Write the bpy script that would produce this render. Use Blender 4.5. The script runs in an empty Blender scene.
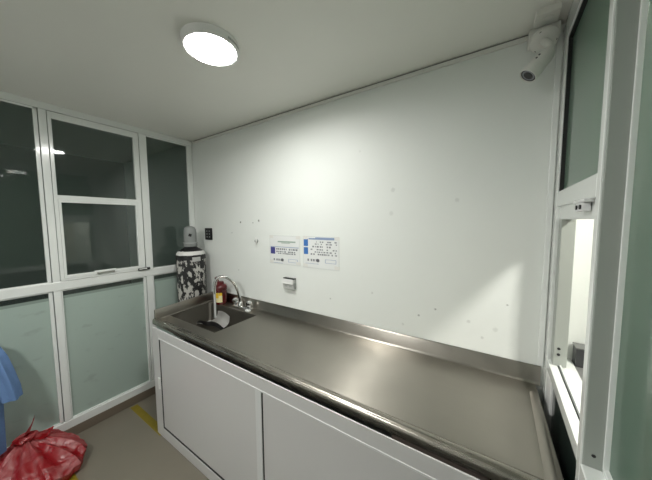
import bpy, bmesh, math, random
from mathutils import Vector, Matrix

C = bpy.context.scene.collection
SC = bpy.context.scene

# ------------------------------------------------------------------ camera
FPX = 250.9
cam_d = bpy.data.cameras.new('camera')
cam_d.sensor_width = 36.0
cam_d.lens = 36.0 * FPX / 652.0
cam_d.clip_start = 0.01
cam = bpy.data.objects.new('camera', cam_d)
C.objects.link(cam)
_p, _y, _r = map(math.radians, (4.254, 32.679, -0.328))
_fw = Vector((-math.sin(_y) * math.cos(_p), math.cos(_y) * math.cos(_p), -math.sin(_p)))
_rt = Vector((math.cos(_y), math.sin(_y), 0))
_up = _rt.cross(_fw)
_rt, _up = _rt * math.cos(_r) + _up * math.sin(_r), _up * math.cos(_r) - _rt * math.sin(_r)
M = Matrix((_rt, _up, -_fw)).transposed().to_4x4()
M.translation = Vector((2.872, -1.653, 1.71))
cam.matrix_world = M
SC.camera = cam

# ------------------------------------------------------------------ world, exposure
w = bpy.data.worlds.new('night')
SC.world = w
w.use_nodes = True
w.node_tree.nodes['Background'].inputs[0].default_value = (0.75, 0.9, 0.85, 1)
w.node_tree.nodes['Background'].inputs[1].default_value = 0.012
SC.view_settings.view_transform = 'Standard'
SC.view_settings.look = 'None'
SC.view_settings.gamma = 1.0
SC.view_settings.use_curve_mapping = False
SC.view_settings.exposure = 1.48
LAMP = 16.0          # ceiling lamp over the counter
LAMP_W = 4.0         # watts of the narrow-beam LED panel in the ceiling lamp
LAMP_NEXT = 98.0     # lamp in the room behind the pass-through window
FILL_REAR = 86.0     # unseen fill lamp added behind the camera to brighten cabinet and walls

# ------------------------------------------------------------------ levels (metres)
FL = -0.08
CE = 2.625
XR = 3.145
TH = -0.033          # the right wall is not quite square to the back wall
YB = -3.35           # rear wall

# ------------------------------------------------------------------ materials
def mat(name, col, rough=0.5, metal=0.0, spec=0.5, bump=0.0, bscale=60.0, vary=0.0, vscale=4.0,
        emit=None, estr=0.0, coat=0.0, alpha=1.0):
    m = bpy.data.materials.new(name)
    m.use_nodes = True
    nt = m.node_tree
    b = nt.nodes['Principled BSDF']
    b.inputs['Base Color'].default_value = (*col, 1)
    b.inputs['Roughness'].default_value = rough
    b.inputs['Metallic'].default_value = metal
    b.inputs['Specular IOR Level'].default_value = spec
    b.inputs['Coat Weight'].default_value = coat
    b.inputs['Coat Roughness'].default_value = 0.08
    b.inputs['Alpha'].default_value = alpha
    if emit:
        b.inputs['Emission Color'].default_value = (*emit, 1)
        b.inputs['Emission Strength'].default_value = estr
    tc = nt.nodes.new('ShaderNodeTexCoord')
    if vary > 0:
        n = nt.nodes.new('ShaderNodeTexNoise')
        n.inputs['Scale'].default_value = vscale
        n.inputs['Detail'].default_value = 5
        nt.links.new(tc.outputs['Object'], n.inputs['Vector'])
        mx = nt.nodes.new('ShaderNodeMix')
        mx.data_type = 'RGBA'
        mx.inputs[6].default_value = (*[c * (1 - vary) for c in col], 1)
        mx.inputs[7].default_value = (*[min(1, c * (1 + vary)) for c in col], 1)
        nt.links.new(n.outputs['Fac'], mx.inputs[0])
        nt.links.new(mx.outputs[2], b.inputs['Base Color'])
    if bump > 0:
        n2 = nt.nodes.new('ShaderNodeTexNoise')
        n2.inputs['Scale'].default_value = bscale
        n2.inputs['Detail'].default_value = 4
        nt.links.new(tc.outputs['Object'], n2.inputs['Vector'])
        bp = nt.nodes.new('ShaderNodeBump')
        bp.inputs['Strength'].default_value = bump
        bp.inputs['Distance'].default_value = 0.01
        nt.links.new(n2.outputs['Fac'], bp.inputs['Height'])
        nt.links.new(bp.outputs['Normal'], b.inputs['Normal'])
    return m

def wall_mat():
    """white paint with small plugs, scuffs and patched spots at fixed places (x, z on the wall)"""
    m = mat('wall_paint', (0.80, 0.83, 0.80), 0.55, bump=0.04, bscale=35, vary=0.02, vscale=3)
    nt = m.node_tree
    b = nt.nodes['Principled BSDF']
    src = b.inputs['Base Color'].links[0].from_socket
    geo = nt.nodes.new('ShaderNodeNewGeometry')
    spots = [(0.8, 1.706, 0.01, 0.25), (1.06, 1.72, 0.01, 0.3), (0.98, 1.7, 0.006, 0.3),
             (2.34, 1.915, 0.014, 0.856), (2.33, 1.76, 0.014, 0.8875), (2.72, 1.83, 0.012, 0.874),
             (0.66, 1.6, 0.006, 0.5), (2.2, 1.2, 0.009, 0.82), (2.62, 1.16, 0.006, 0.55), (2.8, 1.12, 0.01, 0.829),
             (2.93, 1.1, 0.012, 0.865), (2.87, 1.04, 0.008, 0.82), (2.42, 1.02, 0.008, 0.865), (2.98, 1.25, 0.006, 0.6),
             (1.85, 1.1, 0.007, 0.7), (2.1, 2.2, 0.008, 0.91), (0.75, 1.22, 0.006, 0.55), (2.52, 1.1, 0.006, 0.55)]
    noise = nt.nodes.new('ShaderNodeTexNoise')
    noise.inputs['Scale'].default_value = 60
    nt.links.new(geo.outputs['Position'], noise.inputs['Vector'])
    sc = nt.nodes.new('ShaderNodeVectorMath'); sc.operation = 'MULTIPLY_ADD'
    sc.inputs[1].default_value = (.012, .012, .012)
    nt.links.new(noise.outputs['Color'], sc.inputs[0])
    nt.links.new(geo.outputs['Position'], sc.inputs[2])
    for x, z, r, v in spots:
        d = nt.nodes.new('ShaderNodeVectorMath'); d.operation = 'DISTANCE'
        d.inputs[1].default_value = (x + .006, .006, z + .006)
        nt.links.new(sc.outputs[0], d.inputs[0])
        mr = nt.nodes.new('ShaderNodeMapRange')
        mr.inputs['From Min'].default_value = r * .6
        mr.inputs['From Max'].default_value = r * 1.3
        mr.inputs['To Min'].default_value = 1
        mr.inputs['To Max'].default_value = 0
        nt.links.new(d.outputs['Value'], mr.inputs['Value'])
        mx = nt.nodes.new('ShaderNodeMix'); mx.data_type = 'RGBA'; mx.blend_type = 'MULTIPLY'
        mx.inputs[7].default_value = (v, v, v, 1)
        nt.links.new(mr.outputs['Result'], mx.inputs[0])
        nt.links.new(src, mx.inputs[6])
        src = mx.outputs[2]
    nt.links.new(src, b.inputs['Base Color'])
    return m

def brushed(name, col, tangent, rough=0.32, aniso=0.8, streak=0.0):
    m = mat(name, col, rough, metal=1.0)
    nt = m.node_tree
    b = nt.nodes['Principled BSDF']
    b.inputs['Anisotropic'].default_value = aniso
    tv = nt.nodes.new('ShaderNodeCombineXYZ')
    for i in range(3):
        tv.inputs[i].default_value = tangent[i]
    nt.links.new(tv.outputs[0], b.inputs['Tangent'])
    geo = nt.nodes.new('ShaderNodeNewGeometry')
    mp = nt.nodes.new('ShaderNodeMapping')
    mp.inputs['Scale'].default_value = (3, 90, 90)
    nt.links.new(geo.outputs['Position'], mp.inputs['Vector'])
    n = nt.nodes.new('ShaderNodeTexNoise'); n.inputs['Scale'].default_value = 2; n.inputs['Detail'].default_value = 5
    nt.links.new(mp.outputs[0], n.inputs['Vector'])
    n2 = nt.nodes.new('ShaderNodeTexNoise'); n2.inputs['Scale'].default_value = 5; n2.inputs['Detail'].default_value = 6
    nt.links.new(geo.outputs['Position'], n2.inputs['Vector'])
    ad = nt.nodes.new('ShaderNodeMath'); ad.operation = 'ADD'
    nt.links.new(n.outputs['Fac'], ad.inputs[0]); nt.links.new(n2.outputs['Fac'], ad.inputs[1])
    mr = nt.nodes.new('ShaderNodeMapRange')
    mr.inputs['From Min'].default_value = .6; mr.inputs['From Max'].default_value = 1.4
    mr.inputs['To Min'].default_value = rough - .05; mr.inputs['To Max'].default_value = rough + .09
    nt.links.new(ad.outputs[0], mr.inputs['Value'])
    nt.links.new(mr.outputs['Result'], b.inputs['Roughness'])
    mx = nt.nodes.new('ShaderNodeMix'); mx.data_type = 'RGBA'
    mx.inputs[6].default_value = (*[c * .90 for c in col], 1)
    mx.inputs[7].default_value = (*[c * 1.08 for c in col], 1)
    nt.links.new(n2.outputs['Fac'], mx.inputs[0])
    nt.links.new(mx.outputs[2], b.inputs['Base Color'])
    if streak > 0:
        # fine grinding marks along the length: a second, strongly directional lobe
        g = nt.nodes.new('ShaderNodeBsdfPrincipled')
        g.inputs['Metallic'].default_value = 1.0
        g.inputs['Roughness'].default_value = .48
        g.inputs['Anisotropic'].default_value = .985
        nt.links.new(mx.outputs[2], g.inputs['Base Color']); nt.links.new(tv.outputs[0], g.inputs['Tangent'])
        ms = nt.nodes.new('ShaderNodeMixShader')
        m3 = nt.nodes.new('ShaderNodeMapRange')
        m3.inputs['From Min'].default_value = .3; m3.inputs['From Max'].default_value = .7
        m3.inputs['To Min'].default_value = streak * .75; m3.inputs['To Max'].default_value = streak * 1.25
        nt.links.new(n2.outputs['Fac'], m3.inputs['Value']); nt.links.new(m3.outputs['Result'], ms.inputs[0])
        nt.links.new(b.outputs[0], ms.inputs[1]); nt.links.new(g.outputs[0], ms.inputs[2])
        nt.links.new(ms.outputs[0], nt.nodes['Material Output'].inputs[0])
    return m

def clear_glass(name, tint=(0.80, 0.86, 0.84), veil=0.06):
    m = bpy.data.materials.new(name); m.use_nodes = True
    nt = m.node_tree; nt.nodes.clear()
    out = nt.nodes.new('ShaderNodeOutputMaterial')
    tr = nt.nodes.new('ShaderNodeBsdfTransparent'); tr.inputs[0].default_value = (*tint, 1)
    df = nt.nodes.new('ShaderNodeBsdfDiffuse'); df.inputs[0].default_value = (0.42, 0.5, 0.46, 1)  # grey-green veil paints in the dim light behind the glass
    gl = nt.nodes.new('ShaderNodeBsdfGlossy'); gl.inputs['Roughness'].default_value = 0.03
    fr = nt.nodes.new('ShaderNodeFresnel'); fr.inputs[0].default_value = 1.5
    m1 = nt.nodes.new('ShaderNodeMixShader'); m1.inputs[0].default_value = veil
    m2 = nt.nodes.new('ShaderNodeMixShader')
    nt.links.new(tr.outputs[0], m1.inputs[1]); nt.links.new(df.outputs[0], m1.inputs[2])
    nt.links.new(fr.outputs[0], m2.inputs[0]); nt.links.new(m1.outputs[0], m2.inputs[1]); nt.links.new(gl.outputs[0], m2.inputs[2])
    nt.links.new(m2.outputs[0], out.inputs[0])
    return m

def frosted(name, col, trans=0.35, rough=0.12, smudge=0.0, refr=0.0):
    """satin glass: milky diffuse body that also passes light, with a smooth outer face"""
    m = bpy.data.materials.new(name); m.use_nodes = True
    nt = m.node_tree; nt.nodes.clear()
    out = nt.nodes.new('ShaderNodeOutputMaterial')
    df = nt.nodes.new('ShaderNodeBsdfDiffuse'); df.inputs[0].default_value = (*col, 1)
    tl = nt.nodes.new('ShaderNodeBsdfTranslucent'); tl.inputs[0].default_value = (*col, 1)
    gl = nt.nodes.new('ShaderNodeBsdfGlossy'); gl.inputs['Roughness'].default_value = rough
    fr = nt.nodes.new('ShaderNodeFresnel'); fr.inputs[0].default_value = 1.45
    m1 = nt.nodes.new('ShaderNodeMixShader'); m1.inputs[0].default_value = trans
    m2 = nt.nodes.new('ShaderNodeMixShader')
    nt.links.new(df.outputs[0], m1.inputs[1]); nt.links.new(tl.outputs[0], m1.inputs[2])
    nt.links.new(fr.outputs[0], m2.inputs[0]); nt.links.new(m1.outputs[0], m2.inputs[1]); nt.links.new(gl.outputs[0], m2.inputs[2])
    nt.links.new(m2.outputs[0], out.inputs[0])
    if refr > 0:
        rf = nt.nodes.new('ShaderNodeBsdfRefraction'); rf.inputs['Roughness'].default_value = .34; rf.inputs['IOR'].default_value = 1.2
        m3 = nt.nodes.new('ShaderNodeMixShader'); m3.inputs[0].default_value = refr
        nt.links.new(m2.outputs[0], m3.inputs[1]); nt.links.new(rf.outputs[0], m3.inputs[2])
        nt.links.new(m3.outputs[0], out.inputs[0])
    if smudge > 0:
        tc = nt.nodes.new('ShaderNodeNewGeometry')
        mp = nt.nodes.new('ShaderNodeMapping'); mp.inputs['Scale'].default_value = (1, 3, 6)
        nt.links.new(tc.outputs['Position'], mp.inputs['Vector'])
        n = nt.nodes.new('ShaderNodeTexNoise'); n.inputs['Scale'].default_value = 2.2; n.inputs['Detail'].default_value = 6
        nt.links.new(mp.outputs[0], n.inputs['Vector'])
        mr = nt.nodes.new('ShaderNodeMapRange')
        mr.inputs['From Min'].default_value = .62; mr.inputs['From Max'].default_value = .74
        nt.links.new(n.outputs['Fac'], mr.inputs['Value'])
        ml = nt.nodes.new('ShaderNodeMath'); ml.operation = 'MULTIPLY'; ml.inputs[1].default_value = smudge
        nt.links.new(mr.outputs['Result'], ml.inputs[0])
        mx = nt.nodes.new('ShaderNodeMix'); mx.data_type = 'RGBA'
        mx.inputs[6].default_value = (*col, 1); mx.inputs[7].default_value = (*[c * .45 for c in col], 1)
        nt.links.new(ml.outputs[0], mx.inputs[0])
        nt.links.new(mx.outputs[2], df.inputs[0])
    return m

def peeling():
    m = mat('peeling_paint', (.05, .05, .05), 0.45)
    nt = m.node_tree; b = nt.nodes['Principled BSDF']
    tc = nt.nodes.new('ShaderNodeTexCoord')
    mp = nt.nodes.new('ShaderNodeMapping'); mp.inputs['Scale'].default_value = (1, 1, .55)
    nt.links.new(tc.outputs['Object'], mp.inputs['Vector'])
    n = nt.nodes.new('ShaderNodeTexNoise'); n.inputs['Scale'].default_value = 24; n.inputs['Detail'].default_value = 6; n.inputs['Roughness'].default_value = .62
    nt.links.new(mp.outputs[0], n.inputs['Vector'])
    cr = nt.nodes.new('ShaderNodeValToRGB')
    cr.color_ramp.elements[0].position = .515; cr.color_ramp.elements[0].color = (.012, .012, .013, 1)
    cr.color_ramp.elements[1].position = .54; cr.color_ramp.elements[1].color = (.50, .49, .46, 1)
    nt.links.new(n.outputs['Fac'], cr.inputs[0])
    nt.links.new(cr.outputs[0], b.inputs['Base Color'])
    return m

def plastic_bag():
    m = bpy.data.materials.new('red_film'); m.use_nodes = True
    nt = m.node_tree; nt.nodes.clear()
    out = nt.nodes.new('ShaderNodeOutputMaterial')
    p = nt.nodes.new('ShaderNodeBsdfPrincipled')
    p.inputs['Base Color'].default_value = (.62, .022, .035, 1); p.inputs['Roughness'].default_value = .28
    p.inputs['Specular IOR Level'].default_value = .7
    tl = nt.nodes.new('ShaderNodeBsdfTranslucent'); tl.inputs[0].default_value = (.75, .03, .04, 1)
    tr = nt.nodes.new('ShaderNodeBsdfTransparent'); tr.inputs[0].default_value = (.95, .25, .25, 1)
    m1 = nt.nodes.new('ShaderNodeMixShader'); m1.inputs[0].default_value = .3
    m2 = nt.nodes.new('ShaderNodeMixShader'); m2.inputs[0].default_value = .12
    nt.links.new(p.outputs[0], m1.inputs[1]); nt.links.new(tl.outputs[0], m1.inputs[2])
    nt.links.new(m1.outputs[0], m2.inputs[1]); nt.links.new(tr.outputs[0], m2.inputs[2])
    nt.links.new(m2.outputs[0], out.inputs[0])
    tc = nt.nodes.new('ShaderNodeTexCoord')
    n = nt.nodes.new('ShaderNodeTexNoise'); n.inputs['Scale'].default_value = 9; n.inputs['Detail'].default_value = 5
    n.inputs['Distortion'].default_value = 1.2
    nt.links.new(tc.outputs['Object'], n.inputs['Vector'])
    bp = nt.nodes.new('ShaderNodeBump'); bp.inputs['Strength'].default_value = .9; bp.inputs['Distance'].default_value = .02
    nt.links.new(n.outputs['Fac'], bp.inputs['Height']); nt.links.new(bp.outputs['Normal'], p.inputs['Normal'])
    cr = nt.nodes.new('ShaderNodeValToRGB')
    cr.color_ramp.elements[0].position = .42; cr.color_ramp.elements[0].color = (.38, .010, .018, 1)
    cr.color_ramp.elements[1].position = .70; cr.color_ramp.elements[1].color = (.62, .25, .25, 1)
    nt.links.new(n.outputs['Fac'], cr.inputs[0]); nt.links.new(cr.outputs[0], p.inputs['Base Color'])
    return m

MW = wall_mat()
MREAR = mat('rear_paint', (.74, .75, .73), .6, bump=.03)
MCEIL = mat('ceiling_panel', (.85, .85, .80), .38, spec=.35, vary=.02, vscale=2)
MFLOOR = mat('floor_vinyl', (.185, .168, .132), .35, bump=.02, bscale=20, vary=.06, vscale=5)
MCURB = mat('curb_tile', (.17, .14, .105), .5, vary=.1)
MALU = mat('white_aluminium', (.80, .83, .81), .22, spec=.55, vary=.02, coat=.6)
MALUR = mat('satin_aluminium', (.74, .75, .75), .4, spec=.5, vary=.02)
MPOST = mat('grey_shaded_aluminium', (.36, .385, .355), .35, spec=.5)  # grey of the post face; puts shade into the sash stile
MCAB = mat('cabinet_panel', (.64, .636, .63), .28, spec=.5, vary=.015, vscale=2)
MGASK = mat('black_gasket_gap', (.008, .009, .009), .6)
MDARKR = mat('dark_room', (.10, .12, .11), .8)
MGLASS = clear_glass('window_glass')
MFROST = frosted('frosted_film', (.54, .66, .60), .30, .10, smudge=.35)
MFROSTR = frosted('satin_glass', (.12, .225, .16), .30, .07, refr=.2)
MDGLASS = mat('dark_glass', (.012, .02, .017), .08, spec=.5)
MSTEEL = brushed('brushed_steel', (.40, .378, .335), (0, 1, 0), .34, .2, streak=.36)
MRIM = brushed('worn_steel_edge', (.36, .34, .30), (1, 0, 0), .24, .5)  # worn edge; darker base also paints in the dark floor's reflection
MSTEELB = brushed('brushed_steel_upright', (.33, .312, .28), (0, 0, 1), .32, .6)
MSTEELS = brushed('brushed_steel_side', (.33, .312, .28), (0, 0, 1), .36, .3)
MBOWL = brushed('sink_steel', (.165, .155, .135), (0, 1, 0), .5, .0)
MCHROME = mat('chrome', (.80, .80, .80), .12, metal=1)
MWPL = mat('white_plastic', (.80, .81, .79), .35)
MCPL = mat('camera_plastic', (.72, .72, .68), .35)
MBLK = mat('black_plastic', (.012, .012, .013), .35)
MSOCK = mat('socket_plastic', (.52, .53, .51), .4)
MHOLE = mat('hole_shadow_rubber', (.015, .015, .015), .8)
MGREY = mat('grey_paint', (.36, .38, .37), .4, vary=.08, vscale=10)
MPEEL = peeling()
MCAPG = mat('cap_grey', (.25, .265, .26), .4, vary=.12, vscale=12)
MBAND = mat('white_band', (.72, .72, .70), .5, vary=.06, vscale=20)
MRED = mat('red_container', (.12, .008, .008), .25, spec=.6)
MREDT = mat('red_lid', (.09, .008, .01), .3)
MYEL = mat('yellow_label', (.85, .55, .03), .5)
MPALE = mat('pale_label', (.80, .72, .42), .5)
MTAPE = mat('yellow_tape', (.22, .17, .012), .5, vary=.2, vscale=14)
MPAPER = mat('laminated_paper', (.80, .82, .81), .22, spec=.5)
MINKB = mat('blue_ink', (.05, .17, .47), .4)
MINKN = mat('navy_ink', (.06, .06, .24), .4)
MINKL = mat('blue_grey_ink', (.25, .33, .50), .4)
MINKG = mat('grey_ink', (.22, .23, .25), .5)
MINKGR = mat('green_grey_ink', (.33, .42, .36), .5)
MFOIL = mat('silver_sheet', (.78, .78, .76), .35, metal=.25, bump=.2, bscale=40)
MCLOTH = mat('blue_nonwoven', (.13, .235, .46), .8, bump=.35, bscale=45, vary=.1, vscale=9)
MBAG = plastic_bag()
MHOSE = mat('clear_hose', (.56, .57, .56), .2, spec=.6)
MLAMPB = mat('lamp_housing', (.88, .88, .87), .4)
MLAMP = mat('lamp_diffuser', (.9, .9, .9), .4, emit=(1.0, 0.985, 0.95), estr=LAMP)
MLAMP2 = mat('lamp_diffuser_next', (.9, .9, .9), .4, emit=(1.0, .97, .90), estr=LAMP_NEXT)
MFILL = mat('fill_diffuser_rear', (.9, .9, .9), .4, emit=(1.0, .985, .95), estr=FILL_REAR)
MCREAM = mat('cream_paint', (.80, .78, .70), .55)
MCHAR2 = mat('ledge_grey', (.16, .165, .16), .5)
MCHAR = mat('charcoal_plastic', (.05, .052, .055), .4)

# ------------------------------------------------------------------ mesh helpers
def box(bm, x0, x1, y0, y1, z0, z1, bev=0.0, seg=2):
    r = bmesh.ops.create_cube(bm, size=1.0)
    vs = r['verts']
    for v in vs:
        v.co = Vector(((x0 + x1) / 2 + v.co.x * (x1 - x0), (y0 + y1) / 2 + v.co.y * (y1 - y0), (z0 + z1) / 2 + v.co.z * (z1 - z0)))
    if bev > 0:
        es = list({e for v in vs for e in v.link_edges})
        bmesh.ops.bevel(bm, geom=es, offset=bev, segments=seg, affect='EDGES', profile=.5)
    return bm

def lathe(bm, prof, cx, cy, seg=40):
    """prof: list of (radius, z) from bottom to top"""
    rings = []
    for r, z in prof:
        if r < 1e-6:
            rings.append([bm.verts.new((cx, cy, z))])
        else:
            rings.append([bm.verts.new((cx + r * math.cos(2 * math.pi * i / seg), cy + r * math.sin(2 * math.pi * i / seg), z)) for i in range(seg)])
    for a, b in zip(rings, rings[1:]):
        for i in range(seg):
            j = (i + 1) % seg
            if len(a) == 1 and len(b) == 1: continue
            if len(a) == 1: bm.faces.new((a[0], b[j], b[i]))
            elif len(b) == 1: bm.faces.new((a[i], a[j], b[0]))
            else: bm.faces.new((a[i], a[j], b[j], b[i]))
    return bm

def xform(bm, verts, mtx):
    for v in verts: v.co = mtx @ v.co

def lathe_axis(bm, prof, p0, axis, seg=32):
    n0 = len(bm.verts)
    lathe(bm, prof, 0, 0, seg)
    bm.verts.ensure_lookup_table()
    q = Vector((0, 0, 1)).rotation_difference(Vector(axis).normalized()).to_matrix().to_4x4()
    q.translation = Vector(p0)
    for v in list(bm.verts)[n0:]: v.co = q @ v.co
    return bm

def tube(bm, pts, r, seg=12, rads=None, caps=True):
    pts = [Vector(p) for p in pts]
    rings = []
    prev = None
    for i, p in enumerate(pts):
        t = (pts[min(i + 1, len(pts) - 1)] - pts[max(i - 1, 0)]).normalized()
        if prev is None:
            u = t.orthogonal().normalized()
        else:
            u = (prev - t * prev.dot(t)).normalized()
        prev = u
        v = t.cross(u)
        rr = rads[i] if rads else r
        rings.append([bm.verts.new(p + (u * math.cos(2 * math.pi * k / seg) + v * math.sin(2 * math.pi * k / seg)) * rr) for k in range(seg)])
    for a, b in zip(rings, rings[1:]):
        for k in range(seg):
            bm.faces.new((a[k], a[(k + 1) % seg], b[(k + 1) % seg], b[k]))
    if caps:
        bm.faces.new(rings[0][::-1]); bm.faces.new(rings[-1])
    return bm

def smooth_path(pts, n=8):
    pts = [Vector(p) for p in pts]
    out = []
    P = [pts[0]] + pts + [pts[-1]]
    for i in range(1, len(P) - 2):
        a, b, c, d = P[i - 1], P[i], P[i + 1], P[i + 2]
        for k in range(n):
            t = k / n
            out.append(.5 * ((2 * b) + (c - a) * t + (2 * a - 5 * b + 4 * c - d) * t * t + (3 * b - a - 3 * c + d) * t ** 3))
    out.append(pts[-1])
    return out

def prism(bm, poly, axis, a, b):
    """extrude a 2D polygon along axis ('x','y','z') from a to b"""
    def P(u, v, t):
        return {'x': (t, u, v), 'y': (u, t, v), 'z': (u, v, t)}[axis]
    A = [bm.verts.new(P(u, v, a)) for u, v in poly]
    B = [bm.verts.new(P(u, v, b)) for u, v in poly]
    n = len(poly)
    bm.faces.new(A); bm.faces.new(B[::-1])
    for i in range(n):
        j = (i + 1) % n
        bm.faces.new((A[i], B[i], B[j], A[j]))
    return bm

def obj(name, bm, m, parent=None, local=False, smooth=False, label=None):
    if not local and parent is not None:
        root = parent
        off = Vector((0, 0, 0))
        while root is not None:
            off += root.location; root = root.parent
        for v in bm.verts: v.co -= off
    bmesh.ops.recalc_face_normals(bm, faces=bm.faces)
    me = bpy.data.meshes.new(name)
    bm.to_mesh(me); bm.free()
    me.materials.append(m)
    if smooth:
        for p in me.polygons: p.use_smooth = True
    o = bpy.data.objects.new(name, me)
    C.objects.link(o)
    if smooth:
        try: me.set_sharp_from_angle(angle=math.radians(40))
        except Exception: pass
    if parent is not None: o.parent = parent
    if label: o['label'] = label
    return o

def tag(o, label, cat, group=None, kind=None):
    o['label'] = label; o['category'] = cat
    if group: o['group'] = group
    if kind: o['kind'] = kind
    return o

def thing(name, label, cat, loc=(0, 0, 0), rotz=0.0, group=None, kind=None):
    o = bpy.data.objects.new(name, None)
    o.empty_display_size = .05
    C.objects.link(o)
    o.location = loc; o.rotation_euler = (0, 0, rotz)
    return tag(o, label, cat, group, kind)

def B(): return bmesh.new()
def bx(*a, **k): return box(B(), *a, **k)

# ------------------------------------------------------------------ room shell
XA = 4.75            # far side of the next room
tag(obj('floor', bx(-1.9, XA, YB, 0.0, FL - .06, FL), MFLOOR), 'beige vinyl floor of the room', 'floor', kind='structure')
tag(obj('ceiling', bx(-1.9, XA, YB, 0.0, CE, CE + .06), MCEIL), 'smooth pale grey ceiling', 'ceiling', kind='structure')
tag(obj('wall_back', bx(-1.9, XA, 0.0, .1, FL, CE), MW), 'white painted wall behind the steel counter', 'wall', kind='structure')
tag(obj('wall_rear', bx(-1.9, XA, YB - .1, YB, FL, CE), MREAR), 'white wall behind the viewer', 'wall', kind='structure')
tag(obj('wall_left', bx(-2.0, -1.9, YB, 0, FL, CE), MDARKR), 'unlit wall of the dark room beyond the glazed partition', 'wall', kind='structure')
tag(obj('wall_far', bx(XA, XA + .1, YB, 0, FL, CE), MCREAM), 'cream wall of the room beyond the window', 'wall', kind='structure')
# ceiling joint strip with its open gap
bm = B(); box(bm, 0.03, XR - .05, -.013, 0, CE - .030, CE - .008, bev=.003)
tag(obj('trim_1', bm, MCPL), 'thin white strip along the joint of ceiling and back wall', 'trim', kind='structure')
bm = B(); box(bm, 0.03, XR - .05, -.004, 0, CE - .008, CE)
tag(obj('trim_2', bm, MCHAR2), 'dark open gap between ceiling and back wall strip', 'trim', kind='structure')

# ------------------------------------------------------------------ left glazed partition (plane x = 0)
tag(obj('baseboard_left', bx(-.06, .006, YB, -.002, FL, 0.0, bev=.004), MCURB), 'low brown curb under the glazed partition', 'baseboard', kind='structure')
part_l = thing('trim_3', 'white aluminium framework of the left glazed partition', 'partition frame', (0, 0, 0), kind='structure')
posts = [(-.055, -.004), (-.528, -.470), (-1.176, -1.134), (-1.848, -1.808), (-2.52, -2.48), (YB, YB + .05)]
for i, (y0, y1) in enumerate(posts):
    bm = B(); box(bm, -.055, .0, y0, y1, 0, CE, bev=.003)
    obj('post', bm, MALU, part_l)
bm = B(); box(bm, -.06, .008, YB, -.002, 2.572, CE, bev=.004); obj('top_rail', bm, MALU, part_l)
bm = B(); box(bm, -.055, .004, YB, -.002, 1.168, 1.238, bev=.004); obj('middle_rail', bm, MALU, part_l)
bm = B(); box(bm, -.055, .004, YB, -.002, 0.0, .068, bev=.004); obj('bottom_rail', bm, MALU, part_l)

def bay(y0, y1, n, sash=False):
    t = .010
    # lower frosted panel
    lo = thing('window_%d' % n, ['frosted lower pane left of the bag post', 'frosted lower pane under the hinged sash', 'frosted lower pane behind the gas cylinder'][min(2, 0 if y1 < -1.1 else (1 if y1 < -.5 else 2))] if y1 > -1.3 else 'frosted lower pane outside the picture', 'window', (0, 0, 0), kind='structure')
    bm = B()
    for a, b in ((y0, y0 + .010), (y1 - .022, y1)):
        box(bm, -.030, -.006, a, b, .066, 1.17, bev=.003)
    box(bm, -.030, -.006, y0, y1, 1.158, 1.17, bev=.002)
    box(bm, -.030, -.006, y0, y1, .066, .078, bev=.002)
    obj('bead', bm, MALU, lo)
    obj('glass', bx(-.026, -.021, y0 + .004, y1 - .004, .07, 1.166), MGLASS, lo)
    bm = B()
    box(bm, -.0208, -.0200, y0 + .01, y1 - .008, .074, 1.095)
    obj('frosted_film', bm, MFROST, lo)
    bm = B(); box(bm, -.0208, -.0198, y0 + .01, y1 - .008, 1.095, 1.118)
    obj('film_edge', bm, frosted_edge, lo)
    if not sash:
        up = thing('window_%d' % (n + 1), 'tall clear upper pane with a dark room behind it' if y1 > -1.3 else 'clear upper pane outside the picture', 'window', (0, 0, 0), kind='structure')
        bm = B()
        bw = .008
        box(bm, -.030, -.004, y0, y0 + bw, 1.236, 2.574, bev=.002); box(bm, -.030, -.004, y1 - (.022 if y1 < -1 else bw), y1, 1.236, 2.574, bev=.002)
        box(bm, -.030, -.004, y0, y1, 1.236, 1.244, bev=.002); box(bm, -.030, -.004, y0, y1, 2.560, 2.574, bev=.002)
        obj('bead', bm, MALU, up)
        obj('glass', bx(-.026, -.021, y0 + .004, y1 - .004, 1.24, 2.57), MGLASS, up)

frosted_edge = frosted('frosted_film_edge', (.36, .45, .40), .30, .10)
bay(-.470, -.055, 1)
bay(-1.134, -.533, 3, sash=True)
bay(-1.808, -1.181, 4)
bay(-2.48, -1.853, 6)
bay(YB + .05, -2.525, 8)
# the hinged sash of the middle bay: two dark panes, a pull and a latch
s = thing('window_10', 'hinged white sash with two dark panes, handle and latch', 'window', (0, 0, 0), kind='structure')
bm = B()
sy0, sy1, sz0, sz1 = -1.132, -.536, 1.240, 2.568
box(bm, -.03, .010, sy0, -1.110, sz0, sz1, bev=.004)
box(bm, -.03, .010, -.580, sy1, sz0, sz1, bev=.004)
box(bm, -.03, .010, -1.112, -.578, sz0, 1.262, bev=.003)
box(bm, -.03, .010, -1.112, -.578, 2.515, sz1, bev=.004)
box(bm, -.03, .010, -1.112, -.578, 1.900, 1.930, bev=.003)
obj('fixed_frame', bm, MALU, s)
bm = B()
box(bm, -.024, .013, -1.110, -1.093, 1.258, 1.902, bev=.003)
box(bm, -.024, .013, -.592, -.579, 1.258, 1.902, bev=.003)
box(bm, -.024, .013, -1.095, -.590, 1.258, 1.284, bev=.003)
box(bm, -.024, .013, -1.095, -.590, 1.872, 1.902, bev=.003)
sh_ = obj('opening_sash', bm, MALU, s)
obj('glass_pane', bx(-.018, -.012, -1.096, -.589, 1.28, 1.876), MGLASS, sh_)
obj('glass_pane', bx(-.02, -.014, -1.113, -.577, 1.926, 2.519), MGLASS, s)
bm = B()
for a in (-.905, -.797): box(bm, .008, .028, a - .007, a + .007, 1.262, 1.276, bev=.003)
box(bm, .020, .030, -.915, -.787, 1.266, 1.276, bev=.003)
obj('pull_handle', bm, MCHROME, s)
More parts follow.
